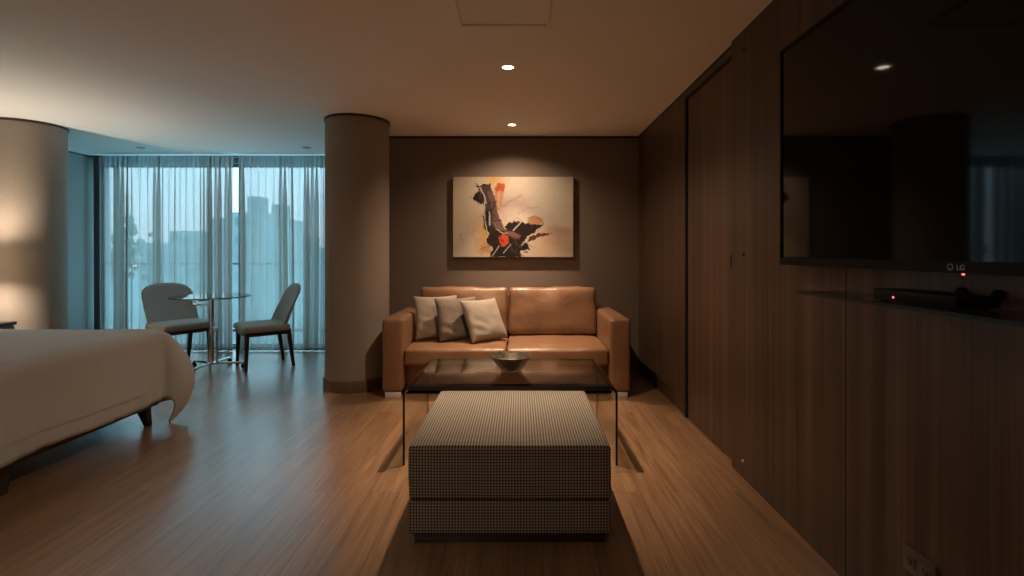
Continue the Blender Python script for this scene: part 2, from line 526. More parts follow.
    def grid(self, f, nu, nv, mi=0, close_u=False, mtx=None, smooth=True, uv=None):
        t = bmesh.new()
        vs = [[t.verts.new(f(i, j)) for j in range(nv+1)] for i in range(nu+(0 if close_u else 1))]
        for i in range(nu):
            i2 = (i+1) % len(vs)
            for j in range(nv):
                t.faces.new((vs[i][j], vs[i2][j], vs[i2][j+1], vs[i][j+1]))
        return self._add(t, mtx, mi, smooth)
    def build(self, name, mats, parent=None, sharp=40, loc=None):
        me = bpy.data.meshes.new(name)
        self.bm.to_mesh(me)
        self.bm.free()
        for m in (mats if isinstance(mats, (list, tuple)) else [mats]):
            me.materials.append(m)
        try:
            me.set_sharp_from_angle(angle=math.radians(sharp))
        except Exception:
            pass
        o = bpy.data.objects.new(name, me)
        COL.objects.link(o)
        if parent is not None:
            o.parent = parent
        if loc:
            o.location = loc
        return o

def thing(name, label, cat, loc=(0, 0, 0), rz=0.0, group=None):
    o = bpy.data.objects.new(name, None)
    o.empty_display_size = 0.1
    COL.objects.link(o)
    o.location = loc
    o.rotation_euler = (0, 0, rz)
    return tag(o, label, cat, group)

def tag(o, label, cat, group=None, kind=None):
    o['label'] = label
    o['category'] = cat
    if group: o['group'] = group
    if kind: o['kind'] = kind
    return o

def struct(o, label=None, cat=None):
    o['kind'] = 'structure'
    if label: o['label'] = label
    if cat: o['category'] = cat
    return o

# ------------------------------------------------------------------ room shell
HC = 2.38
XR, XT = 1.208, 1.185          # door part and television part of the right wall
YB = 5.095                     # wall behind the sofa
YW = 6.30                      # window plane
XH = -4.66                     # wall behind the bed's head
XA = -5.27                     # alcove wall beside the window

struct(MB().box(-5.5, 1.4, -1.7, 6.55, -0.08, 0).build('floor', M['floor']), 'warm oak plank floor', 'floor')
struct(MB().box(-5.5, 1.4, -1.7, 6.55, HC, HC+0.1).build('ceiling', M['ceiling']), 'plain plaster ceiling', 'ceiling')
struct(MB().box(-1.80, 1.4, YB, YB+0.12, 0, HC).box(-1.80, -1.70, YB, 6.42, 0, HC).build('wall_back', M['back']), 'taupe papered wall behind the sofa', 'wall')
struct(MB().box(-4.9, XH, -1.7, 4.70, 0, HC).box(-5.4, XH, 4.70, 4.80, 0, HC).build('wall_left', M['column']), 'taupe papered wall behind the bed head', 'wall')
struct(MB().box(-5.4, XA, 4.80, 6.42, 0, HC).build('wall_alcove', M['alcove']), 'grey painted wall beside the window', 'wall')
struct(MB().box(-5.4, 1.4, -1.75, -1.6, 0, HC).build('wall_front', M['cream']), 'cream painted wall behind the viewer', 'wall')
# window wall: lintel, sill curb
struct(MB().box(XA, -1.75, 6.22, 6.42, 2.30, HC).box(XA, -1.75, 6.22, 6.42, 0, 0.03).build('wall_window', M['alcove']), 'lintel above the window', 'wall')

# right wall in dark walnut veneer
g = 0.0015
wr_ = MB()
wr_.box(XR, 1.32, 3.645, YB, 0, HC)                       # beyond the door
wr_.box(XR, 1.32, 2.80, 3.645, 2.325, HC)                 # above the door
for y0, y1 in ((1.822, 2.80), (0.62, 1.818), (-0.58, 0.616), (-1.6, -0.584)):
    wr_.box(XT, 1.32, y0, y1, 0, HC, bev=0.0012, seg=1)
struct(wr_.build('wall_right', M['wood']), 'dark walnut veneer wall with the television', 'wall')
struct(MB().box(1.26, 1.40, -1.6, YB, 0, HC).build('wall_core', M['black']))['label'] = 'dark core behind the veneer panels'
dr = thing('door_1', 'flush dark walnut door set into the right wall', 'door', (XR, 3.22, 0))
struct(dr)
MB().box(0.006, 0.05, -0.412, 0.400, 0.008, 2.305, bev=0.002, seg=1).build('door_leaf', M['wood_door'], dr)
MB().box(-0.008, 0.05, 0.400, 0.425, 0, 2.325).box(-0.004, 0.05, -0.42, 0.425, 2.307, 2.325).build('door_frame', M['black'], dr)
hd = MB().box(-0.02, -0.010, -0.403, -0.397, 1.112, 1.18, bev=0.002).box(-0.012, 0.01, -0.404, -0.396, 1.12, 1.135).build('door_handle', M['blackplastic'], dr)
MB().box(-0.022, 0.004, -0.405, -0.395, 1.176, 1.196, bev=0.003).build('handle_cap', M['brass'], hd)

# dark strips painted for the shade of gaps where walls meet the ceiling
struct(MB().box(-1.36, XR, YB-0.006, YB, HC-0.022, HC).build('trim_1', M['black']))
struct(MB().box(XR-0.004, XR, 2.80, YB-0.006, HC-0.012, HC).build('trim_2', M['black']))
struct(MB().box(XA, -1.80, 6.12, 6.22, HC-0.018, HC).build('trim_3', M['drape']))  # dark curtain track along the window
struct(MB().box(XA, XA+0.008, 4.80, 6.2, HC-0.018, HC).build('trim_4', M['drape']))

def column(name, cx, cy_, r, label):
    o = thing(name, label, 'column', (cx, cy_, 0))
    struct(o)
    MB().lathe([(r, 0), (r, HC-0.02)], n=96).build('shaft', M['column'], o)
    MB().lathe([(r, 0), (r+0.016, 0), (r+0.016, 0.093), (r+0.012, 0.1), (r, 0.1)], n=96).build('baseboard', M['skirt'], o)
    MB().lathe([(r, HC-0.02), (r+0.008, HC-0.02), (r+0.008, HC), (r, HC)], n=96).build('top_shade_ring', M['darkwood'], o)  # dark ring painted as the shaded gap under the ceiling
    return o
column('column_1', -1.470, 4.527, 0.2775, 'round taupe papered column beside the sofa')
column('column_2', -4.576, 4.650, 0.2775, 'round taupe papered column beyond the bed')

# ------------------------------------------------------------------ window
win = thing('window_1', 'full width window behind the sheer curtains', 'window', (-3.35, YW, 0))
struct(win)
fr = MB()
x0, x1 = XA+3.35, -1.80+3.35
fr.box(x0, x1, -0.03, 0.03, 2.265, 2.30).box(x0, x1, -0.03, 0.03, 0.20, 0.235).box(x0, x1, -0.02, 0.02, 1.042, 1.062).box(x0, x1, -0.03, 0.03, 0.03, 0.05)
for xm in (x0+0.015, -1.735, -0.165, 0.95, x1-0.015):
    fr.box(xm-0.015, xm+0.015, -0.03, 0.03, 0.05, 2.265)
fr.build('window_frame', M['frame'], win)
xs = [x0+0.03, -1.75, -1.72, -0.18, -0.15, 0.935, 0.965, x1-0.03]
for a, b in ((0, 1), (2, 3), (4, 5), (6, 7)):
    for z0, z1 in ((0.05, 0.20), (0.235, 1.042), (1.062, 2.265)):
        MB().box(xs[a], xs[b], -0.003, 0.003, z0, z1).build('pane', M['pane'], win)

# ------------------------------------------------------------------ ceiling fittings
def downlight(x, y, label, power=None, size=110, blend=0.7, col=WARM):
    o = thing('downlight', label, 'ceiling light', (x, y, HC))
    MB().lathe([(0.033, 0.0), (0.035, -0.004), (0.045, -0.004), (0.047, 0.0)], n=36).build('trim_ring', M['ceiling'] if power else M['frame'], o)
    MB().lathe([(0.0, -0.003), (0.024, -0.003), (0.033, -0.001)], n=36).build('lens', M['lens'] if power else M['lensoff'], o)
    if power:
        l = bpy.data.lights.new('downlight_lamp', 'SPOT')
        l.energy = power; l.color = col; l.spot_size = math.radians(size); l.spot_blend = blend
        l.shadow_soft_size = 0.02
        # beam profile of the reflector: bright core, weak spill towards the rim
        l.use_nodes = True
        nt = l.node_tree
        tc = N(nt, 'ShaderNodeTexCoord')
        sx = N(nt, 'ShaderNodeSeparateXYZ'); nt.links.new(tc.outputs['Normal'], sx.inputs[0])
        ab = N(nt, 'ShaderNodeMath', operation='ABSOLUTE'); nt.links.new(sx.outputs['Z'], ab.inputs[0])
        fr_ = ramp(nt, [(0.30, (0.008,)*3), (1.0, (1.0,)*3), (0.5, (0.045,)*3), (0.707, (0.15,)*3), (0.848, (0.23,)*3), (0.906, (0.60,)*3), (0.96, (0.93,)*3)])
        nt.links.new(ab.outputs[0], fr_.inputs['Fac'])
        nt.links.new(fr_.outputs[0], nt.nodes['Emission'].inputs['Strength'])
        lo = bpy.data.objects.new('downlight_lamp', l)
        COL.objects.link(lo)
        lo.parent = o
        lo.location = (0, 0, -0.03)
    return o
downlight(-0.077, 3.19, 'lit round downlight in the ceiling above the glass coffee table', P_DOWN_TABLE, 146, 0.3)
downlight(-0.075, 4.63, 'lit round downlight in the ceiling just before the painting', P_DOWN_SOFA, 146, 0.3)
downlight(-4.29, 5.65, 'unlit downlight in the ceiling nearest the alcove wall, by the curtains')
downlight(-2.41, 5.65, 'unlit downlight in the ceiling beside the papered column, by the curtains')
downlight(-1.5, -0.5, 'unseen fill downlight added in the ceiling behind the viewer', P_FILL, 170, 0.3, (1.0, 0.84, 0.66))  # lamp out of view, added to lift surfaces facing the camera

hp = thing('access_panel', 'square plaster access panel framed in the ceiling', 'panel', (-0.082, 2.37, HC))
MB().box(-0.212, 0.212, -0.212, 0.212, -0.003, 0.0).build('panel_board', M['ceiling'], hp)
hf_ = MB()
for a, b, c, d in ((-0.232, -0.216, -0.232, 0.232), (0.216, 0.232, -0.232, 0.232), (-0.216, 0.216, -0.232, -0.216), (-0.216, 0.216, 0.216, 0.232)):
    hf_.box(a, b, c, d, -0.012, 0, bev=0.003, seg=1)
hf_.build('panel_frame', M['ceiling'], hp)

# ------------------------------------------------------------------ curtains
def curtain(name, xa, xb, yc, z0, z1, seed, label, folds, group, amp=0.035, m=('sheer', 'sheerhead')):
    rnd = random.Random(seed)
    ph_, a_, s_ = [0.0], [], []
    nf = folds
    wts = [rnd.choice((0.5, 0.7, 1.0, 1.5, 2.1)) for _ in range(nf)]
    tot = sum(wts)
    edges = [0]
    for q in wts: edges.append(edges[-1]+q/tot)
    amps = [rnd.uniform(0.45, 1.2) for _ in range(nf+1)]
    skew = [rnd.uniform(-1, 1) for _ in range(nf+1)]
    nu, nv = nf*14, 40
    def f(i, j):
        u = i/nu
        k = min(nf-1, next((q for q in range(nf) if u <= edges[q+1]+1e-9), nf-1))
        fr_ = (u-edges[k])/(edges[k+1]-edges[k])
        A = amps[k]*(1-fr_)+amps[k+1]*fr_
        ph = (k+fr_)*2*PI
        t = j/nv
        z = z0+(z1-z0)*t
        # fine header gathers melt into the long folds below
        top = max(0, (t-0.72)/0.28)**1.5
        y = amp*A*math.sin(ph)*(1-0.55*top) + 0.010*math.sin(ph*3+seed)*top
        wdt = (xb-xa)*(edges[k+1]-edges[k])
        ov = min(wdt, 0.10)*(0.50 if skew[k] > 0.35 else 0.10)
        x = xa+(xb-xa)*u + ov*math.sin(2*ph)*(1-0.6*top)*math.sin(PI*fr_)**0.5
        x += 0.02*mnoise.noise(Vector((u*6, t*1.3, seed)))*(1-t)
        y += 0.018*mnoise.noise(Vector((u*9, t*1.1, seed+5)))
        x = min(max(x, xa-0.015), xb+0.015)
        return (x, yc+y, z)
    o = thing(name, label, 'curtain', ((xa+xb)/2, yc, z0), 0, group)
    inv = Matrix.Translation((-(xa+xb)/2, -yc, -z0))
    jh = int(nv*0.955)
    MB().grid(lambda i, j: f(i, j), nu, jh, mtx=inv).build('cloth', M[m[0]], o, sharp=180)
    MB().grid(lambda i, j: f(i, j+jh), nu, nv-jh, mtx=inv).build('heading', M[m[1]], o, sharp=180)
    def hem(i, j):
        p = f(i, 0)
        return (p[0], p[1]+(-0.003 if j else 0.003), p[2]+0.03*(1 if j in (1, 2) else 0)+0.001)
    MB().grid(lambda i, j: (f(i, 0)[0], f(i, 0)[1]-0.003, z0+0.001+0.028*j), nu, 1, mtx=inv).build('hem', M['sheerhead'], o, sharp=180)
    return o
curtain('sheer_curtain', -5.065, -3.478, 6.06, 0.008, 2.362, 3, 'wider sheer pale voile curtain hanging beside the grey alcove wall', 19, 'sheer curtains')
curtain('sheer_curtain', -3.405, -1.83, 6.06, 0.008, 2.362, 11, 'sheer pale voile curtain hanging behind the papered column', 21, 'sheer curtains')

def drape(i, j):
    a = i/60
    ph = a*2*PI*5
    t = j/12
    return (-5.215+0.075*a+0.010*math.sin(2*ph), 6.145+0.045*math.sin(ph)*(0.7+0.3*t), 0.01+2.345*t)
tag(MB().grid(drape, 60, 12).build('blackout_curtain', M['drape'], sharp=180), 'dark grey curtain bunched narrow against the alcove wall', 'curtain')

# ------------------------------------------------------------------ sofa
sf = thing('sofa', 'tan leather two seat sofa with square arms under the painting', 'sofa', (-0.113, 4.60, 0))
AX = 1.025
lt = M['leather']
for s in (-1, 1):
    xa, xb = sorted((s*AX, s*(AX-0.172)))
    MB().soft(xa, xb, -0.49, 0.45, 0.045, 0.648, bev=0.028, seg=4, cuts=8, puff=(0.006, 0.006, 0.008), wr=0.004, seed=s+3).build('armrest', lt, sf)
MB().box(-0.85, 0.85, -0.38, 0.44, 0.085, 0.26, bev=0.012).build('base', lt, sf)
MB().soft(-0.85, 0.85, 0.26, 0.45, 0.26, 0.80, bev=0.03, cuts=6, wr=0.003).build('back_frame', lt, sf)
for s in (-1, 1):
    xa, xb = sorted((s*0.003, s*0.848))
    MB().soft(xa, xb, -0.475, 0.28, 0.262, 0.398, bev=0.026, seg=5, cuts=12, puff=(0.0, 0.010, 0.014), wr=0.008, wsc=6, seed=s).build('seat_cushion', lt, sf)
    mt = Matrix.Translation((0, 0.245, 0.400)) @ Matrix.Rotation(math.radians(-9), 4, 'X')
    MB().soft(xa, xb, -0.095, 0.075, 0.0, 0.452, bev=0.04, seg=5, cuts=12, puff=(0.0, 0.028, 0.008), wr=0.014, wsc=6.5, mtx=mt, seed=s*4+1).build('back_cushion', lt, sf)
for sx in (-1, 1):
    for sy in (-0.462, 0.39):
        MB().box(sx*0.935-0.065, sx*0.935+0.065, sy-0.02, sy+0.02, 0, 0.046, bev=0.003).build('foot', M['footmetal'], sf)
MB().box(-0.84, 0.84, -0.38, 0.42, 0.03, 0.075).build('under_shade', M['black'], sf)  # black block painted as the shade beneath the sofa base

def pillow(name, label, bl, br, m, size=0.43, thick=0.15, lean=24, seed=0, z=0.418, roll=0):
    """square scatter cushion whose lower edge runs from bl to br on the seat"""
    d = Vector((br[0]-bl[0], br[1]-bl[1], 0)); ctr = Vector(((bl[0]+br[0])/2, (bl[1]+br[1])/2, z))
    yaw = math.atan2(d.y, d.x)
    n = 28
    b = MB()
    def surf(sg):
        def f(i, j):
            u, v = -1+2*i/n, -1+2*j/n
            # pinched corners, slightly bowed-in sides
            k = 1-0.07*(1-abs(u)**2.2)*abs(v)**2
            k2 = 1-0.07*(1-abs(v)**2.2)*abs(u)**2
            x, zz = u*size/2*k2, v*size/2*k
            th = thick/2*(max(0, 1-u**4)*max(0, 1-v**4))**0.55
            wv = 0.008*mnoise.noise(Vector((u*2.3+seed, v*2.3, sg*3+seed)))*min(1, th/0.02)
            cr = 0.005*math.sin(13*(u*0.5+v)+seed)*math.exp(-((u+0.55)**2+(v+0.5)**2)*5)
            return (x, -sg*(th+(wv+cr if th > 0 else 0)), size/2+zz)
        return f
    mt = Matrix.Rotation(math.radians(-lean), 4, 'X')
    b.grid(surf(1), n, n, mtx=mt)
    b.grid(lambda i, j: surf(-1)(n-i, j), n, n, mtx=mt)
    bmesh.ops.remove_doubles(b.bm, verts=list(b.bm.verts), dist=0.0008)
    bmesh.ops.recalc_face_normals(b.bm, faces=list(b.bm.faces))
    o = b.build(name, M[m], sharp=180)
    o.location = ctr
    o.rotation_euler = (0, 0, yaw)
    return tag(o, label, 'cushion', 'scatter cushions on the sofa')
pillow('scatter_cushion', 'beige scatter cushion leaning in the sofa corner against the arm', (-0.925, 4.415), (-0.545, 4.555), 'pillow_plain', 0.405, 0.095, 20, 1)
pillow('scatter_cushion', 'darker woven scatter cushion standing in the middle of the three', (-0.705, 4.33), (-0.34, 4.525), 'pillow_tex', 0.40, 0.095, 22, 2)
pillow('scatter_cushion', 'pale beige scatter cushion in front, leaning over the sofa seam', (-0.405, 4.28), (-0.11, 4.54), 'pillow_light', 0.405, 0.115, 29, 3)

# ------------------------------------------------------------------ painting
def painting():
    W, Hh = 1.212, 0.808
    nx, ny = 330, 220
    U, V = np.meshgrid(np.linspace(0, 1, nx+1), np.linspace(0, 1, ny+1), indexing='ij')
    px, py = 112+575*U, 82+383*V                      # the sheet in sketch units, v downwards
    rng = np.random.RandomState(4)
    def fbm(sc, seed, octs=4):
        r = np.random.RandomState(seed)
        out = np.zeros_like(px); amp = 1; tot = 0
        for o_ in range(octs):
            g = r.rand(64, 64)
            xx, yy = (px/sc*2**o_) % 63, (py/sc*2**o_) % 63
            i, j = xx.astype(int), yy.astype(int)
            fx, fy = xx-i, yy-j
            fx, fy = fx*fx*(3-2*fx), fy*fy*(3-2*fy)
            i2, j2 = (i+1) % 64, (j+1) % 64
            out += amp*((g[i, j]*(1-fx)+g[i2, j]*fx)*(1-fy)+(g[i, j2]*(1-fx)+g[i2, j2]*fx)*fy)
            tot += amp; amp *= 0.55
        return out/tot-0.5
    n1, n2, n3, n4 = fbm(40, 1), fbm(14, 2), fbm(60, 3), fbm(9, 8)
    C = np.zeros(px.shape+(3,))
    def s2l(c): return np.array([((v/255+0.055)/1.055)**2.4 for v in c])
    C[:] = s2l((232, 218, 200))
    def lay(mask, col):
        nonlocal C
        mk = np.clip(mask, 0, 1)[..., None]
        C = C*(1-mk)+s2l(col)*mk
    def blob(cx, cy_, rx, ry, soft=1.0, dx=n1, k=60):
        d = np.sqrt(((px-cx+dx*k)/rx)**2+((py-cy_+n3*k)/ry)**2)
        return np.clip((1.0-d)/soft, 0, 1)
    def poly(pts, soft=2.0, k=8, nn=None):
        nn = n2 if nn is None else nn
        X, Y = px+nn*k, py+n4*k
        inside = np.zeros(px.shape, bool); dist = np.full(px.shape, 1e9)
        for (xa, ya), (xb, yb) in zip(pts, pts[1:]+pts[:1]):
            cond = ((ya > Y) != (yb > Y))
            xi = (xb-xa)*(Y-ya)/((yb-ya) if yb != ya else 1e-6)+xa
            inside ^= cond & (X < xi)
            L2 = (xb-xa)**2+(yb-ya)**2+1e-9
            t = np.clip(((X-xa)*(xb-xa)+(Y-ya)*(yb-ya))/L2, 0, 1)
            dist = np.minimum(dist, np.hypot(X-xa-t*(xb-xa), Y-ya-t*(yb-ya)))
        sd = np.where(inside, dist, -dist)
        return np.clip(sd/soft+0.5, 0, 1)
    def line(pts, wdt, k=5, soft=1.5):
        X, Y = px+n2*k, py+n4*k
        dist = np.full(px.shape, 1e9)
        for (xa, ya), (xb, yb) in zip(pts, pts[1:]):
            L2 = (xb-xa)**2+(yb-ya)**2+1e-9
            t = np.clip(((X-xa)*(xb-xa)+(Y-ya)*(yb-ya))/L2, 0, 1)
            dist = np.minimum(dist, np.hypot(X-xa-t*(xb-xa), Y-ya-t*(yb-ya)))
        return np.clip((wdt-dist)/soft+0.5, 0, 1)
    lay(0.5*blob(150, 250, 160, 260), (226, 205, 172))
    lay(0.7*blob(470, 180, 200, 150), (236, 222, 212))
    lay(0.55*blob(600, 390, 190, 90), (222, 165, 125))
    lay(0.5*blob(610, 340, 130, 40), (214, 140, 105))
    lay(0.5*blob(560, 440, 160, 50), (232, 200, 160))
    lay(0.85*blob(250, 360, 55, 110, 0.8), (225, 175, 90))
    lay(0.7*blob(268, 430, 35, 45, 0.7), (206, 135, 55))
    lay(0.85*blob(318, 92, 75, 70, 0.8), (232, 180, 98))
    lay(0.45*blob(410, 220, 90, 60, 0.8), (214, 178, 178))
    lay(0.5*blob(350, 260, 40, 90, 0.8), (205, 165, 160))
    lay(0.6*line([(355, 225), (390, 195), (440, 170)], 4, 12, 5), (196, 150, 150))
    lay(0.5*line([(420, 260), (470, 232), (520, 225)], 3, 12, 4), (200, 160, 155))
    lay(poly([(308, 130), (362, 112), (352, 180), (340, 235), (322, 250), (312, 190)], 4), (222, 166, 130))
    lay(0.8*poly([(325, 150), (333, 150), (335, 230), (328, 230)], 3), (240, 205, 180))
    lay(poly([(314, 140), (322, 112), (356, 112), (362, 130), (352, 152), (330, 146), (318, 158)], 3, 14), (205, 100, 52))
    lay(0.9*blob(505, 291, 42, 26, 0.35, n2, 16), (204, 148, 100))
    lay(0.8*line([(470, 280), (505, 268), (535, 285), (545, 310)], 2, 6), (150, 90, 60))
    lay(poly([(462, 402), (480, 368), (520, 352), (590, 350), (560, 362), (520, 372), (490, 384)], 3, 16), (100, 55, 34))
    black = (38, 29, 26)
    lay(poly([(206, 122), (240, 128), (252, 112), (292, 116), (286, 150), (262, 160), (258, 214), (236, 208), (212, 196), (212, 168), (240, 150), (226, 132)], 2, 18), black)
    lay(poly([(258, 290), (262, 240), (285, 250), (300, 320), (335, 345), (370, 345), (360, 315), (385, 300), (430, 292), (470, 310), (545, 308), (505, 345), (470, 368), (440, 400), (468, 396), (482, 430), (440, 438), (436, 466), (286, 466), (300, 425), (272, 388), (284, 350), (262, 330)], 2, 20), black)
    lay(0.92*poly([(236, 126), (262, 118), (270, 150), (290, 200), (306, 300), (336, 345), (318, 360), (286, 345), (270, 300), (262, 230), (258, 190)], 3, 16), black)
    lay(0.9*poly([(244, 128), (286, 120), (312, 180), (330, 262), (358, 330), (400, 345), (432, 358), (422, 378), (380, 366), (340, 350), (306, 300), (286, 235), (262, 190)], 4, 14), (92, 64, 66))
    lay(0.7*poly([(290, 150), (306, 178), (326, 262), (352, 330), (336, 335), (312, 270)], 4, 10), (132, 92, 88))
    lay(0.9*poly([(360, 345), (400, 345), (436, 362), (424, 380), (384, 366)], 4, 10), (150, 98, 98))
    lay(poly([(330, 370), (352, 352), (374, 366), (378, 396), (352, 418), (334, 400)], 4, 16), (212, 88, 52))
    lay(0.8*poly([(346, 378), (358, 384), (352, 402)], 3, 10), (150, 40, 28))
    rs = random.Random(12)
    for _ in range(70):
        cx, cy_, rx, ry = rs.choice(((300, 390, 45, 70), (420, 330, 90, 40), (240, 165, 28, 40), (430, 420, 40, 40), (285, 280, 22, 70)))
        xx, yy = rs.gauss(cx, rx*0.6), rs.gauss(cy_, ry*0.6)
        an = rs.uniform(0, PI); ln = rs.uniform(8, 34)
        lay(rs.uniform(0.5, 0.95)*line([(xx-ln*math.cos(an), yy-ln*math.sin(an)), (xx+ln*math.cos(an), yy+ln*math.sin(an))], rs.uniform(0.7, 3.0), 6, 1.2),
            rs.choice((black, black, black, (86, 58, 50), (120, 84, 70), (60, 44, 40))))
    white = (226, 214, 204)
    for pts, wd in (([(240, 132), (262, 176), (270, 208)], 3.2), ([(262, 200), (266, 300), (276, 350)], 2.4), ([(286, 250), (288, 312)], 3.4),
                    ([(440, 410), (470, 372), (520, 345), (556, 330)], 2.2), ([(298, 462), (332, 412)], 2.0), ([(352, 446), (388, 405)], 2.0),
                    ([(400, 338), (436, 300)], 2.6), ([(318, 330), (350, 352), (372, 350)], 1.6)):
        lay(0.85*line(pts, wd), white)
    lay(0.6*line([(392, 305), (408, 280), (424, 276), (436, 288), (420, 304)], 1.6), (180, 110, 90))
    lay(poly([(434, 433), (478, 430), (474, 452), (440, 452)], 3, 12), white)
    lay(line([(452, 444), (462, 438), (470, 446)], 2.2), black)
    lay(0.6*line([(140, 352), (150, 366), (146, 376), (158, 386)], 1.3), (120, 105, 95))
    lay(0.6*line([(146, 360), (154, 354)], 1.1), (120, 105, 95))
    C *= (1+0.12*n2[..., None])
    C = np.clip(C*0.54, 0, 1)
    o = thing('painting', 'abstract canvas with black, plum and orange strokes on cream above the sofa', 'painting', (-0.069, YB-0.002, 1.15))
    D = 0.047
    b = MB()
    vs = [[b.bm.verts.new((-W/2+W*i/nx, -D, Hh*(1-j/ny))) for j in range(ny+1)] for i in range(nx+1)]
    for i in range(nx):
        for j in range(ny):
            b.bm.faces.new((vs[i][j], vs[i][j+1], vs[i+1][j+1], vs[i+1][j])).smooth = True
    co = b.build('painted_face', painted(), o, sharp=180)
    at = co.data.color_attributes.new('paint', 'FLOAT_COLOR', 'POINT')
    at.data.foreach_set('color', np.concatenate([C.reshape(-1, 3), np.ones(((nx+1)*(ny+1), 1))], 1).astype(np.float32).ravel())
    MB().box(-W/2, W/2, -D+0.0008, 0, 0, Hh).build('stretcher', M['canvas'], o)

def painted():
    m, nt, p = mat('oil_paint')
    a = N(nt, 'ShaderNodeVertexColor', layer_name='paint')
    nt.links.new(a.outputs['Color'], p.inputs['Base Color'])
    p.inputs['Roughness'].default_value = 0.65
    p.inputs['Specular IOR Level'].default_value = 0.2
    return m
M['canvas'] = simple('canvas_edge', (0.45, 0.38, 0.30), 0.9)
painting()

# ------------------------------------------------------------------ coffee table and bowl
ct = thing('coffee_table', 'bent clear glass coffee table between ottoman and sofa', 'coffee table', (-0.055, 3.175, 0))
cw, cdp, chh, th, rb = 0.604, 0.365, 0.444, 0.012, 0.045
def path(off):
    pts = [(-cw+off, 0.0)]
    r_ = rb-off
    for k in range(9):
        a = PI-PI/2*k/8
        pts.append((-cw+rb+r_*math.cos(a), chh-rb+r_*math.sin(a)))
    for k in range(9):
        a = PI/2-PI/2*k/8
        pts.append((cw-rb+r_*math.cos(a), chh-rb+r_*math.sin(a)))
    pts.append((cw-off, 0.0))
    return pts
po_, pi_ = path(0), path(th)
def sheet(k0, k1):
    b = MB()
    for P, flip in ((po_, 0), (pi_, 1)):
        for k in range(k0, k1):
            q = [(P[k][0], -cdp, P[k][1]), (P[k+1][0], -cdp, P[k+1][1]), (P[k+1][0], cdp, P[k+1][1]), (P[k][0], cdp, P[k][1])]
            f = b.bm.faces.new([b.bm.verts.new(c) for c in (q[::-1] if flip else q)])
            f.material_index = 1 if (1 <= k < 9 or 10 <= k < 18) else 0
            f.smooth = True
    for yy in (-cdp, cdp):
        for k in range(k0, k1):
            q = [(po_[k][0], yy, po_[k][1]), (po_[k+1][0], yy, po_[k+1][1]), (pi_[k+1][0], yy, pi_[k+1][1]), (pi_[k][0], yy, pi_[k][1])]
            b.bm.faces.new([b.bm.verts.new(c) for c in (q if yy < 0 else q[::-1])]).material_index = 2
    return b
gm = [M['glass'], M['glassbend'], M['glassedge']]
top_o = sheet(1, 18).build('tabletop', gm, ct)
sheet(0, 1).build('side_panel', gm, ct)
sheet(18, 19).build('side_panel', gm, ct)

bw = thing('bowl', 'dark faceted bowl on the glass coffee table', 'bowl', (-0.058, 3.20, chh+0.0005))
wob = lambda a, z: 1+0.018*math.cos(6*a)*min(1, z/0.05)
MB().lathe([(0, 0), (0.055, 0), (0.066, 0.004), (0.09, 0.035), (0.112, 0.066), (0.128, 0.088), (0.132, 0.094)], n=72, wob=wob).build('bowl_body', M['bowl'], bw)
MB().lathe([(0.132, 0.094), (0.126, 0.097), (0.118, 0.086), (0.10, 0.06), (0.08, 0.035), (0.055, 0.014), (0, 0.008)], n=72, wob=wob).build('lining', M['bowlin'], bw)

# ------------------------------------------------------------------ ottoman
ot = thing('ottoman', 'square houndstooth check ottoman on a dark plinth in the foreground', 'ottoman', (-0.043, 2.46, 0))
MB().soft(-0.417, 0.417, -0.412, 0.412, 0.184, 0.405, bev=0.016, seg=4, cuts=12, puff=(0.004, 0.004, 0.010), wr=0.003).build('seat_cushion', M['check'], ot)
MB().soft(-0.414, 0.414, -0.410, 0.410, 0.040, 0.180, bev=0.012, seg=3, cuts=8, puff=(0.003, 0.003, 0)).build('base', M['check'], ot)
MB().box(-0.395, 0.395, -0.395, 0.395, 0.0, 0.045, bev=0.004).build('plinth', M['darkwood'], ot)
MB().box(-0.408, 0.408, -0.404, 0.404, 0.176, 0.188).build('piping', M['darkwood'], ot)

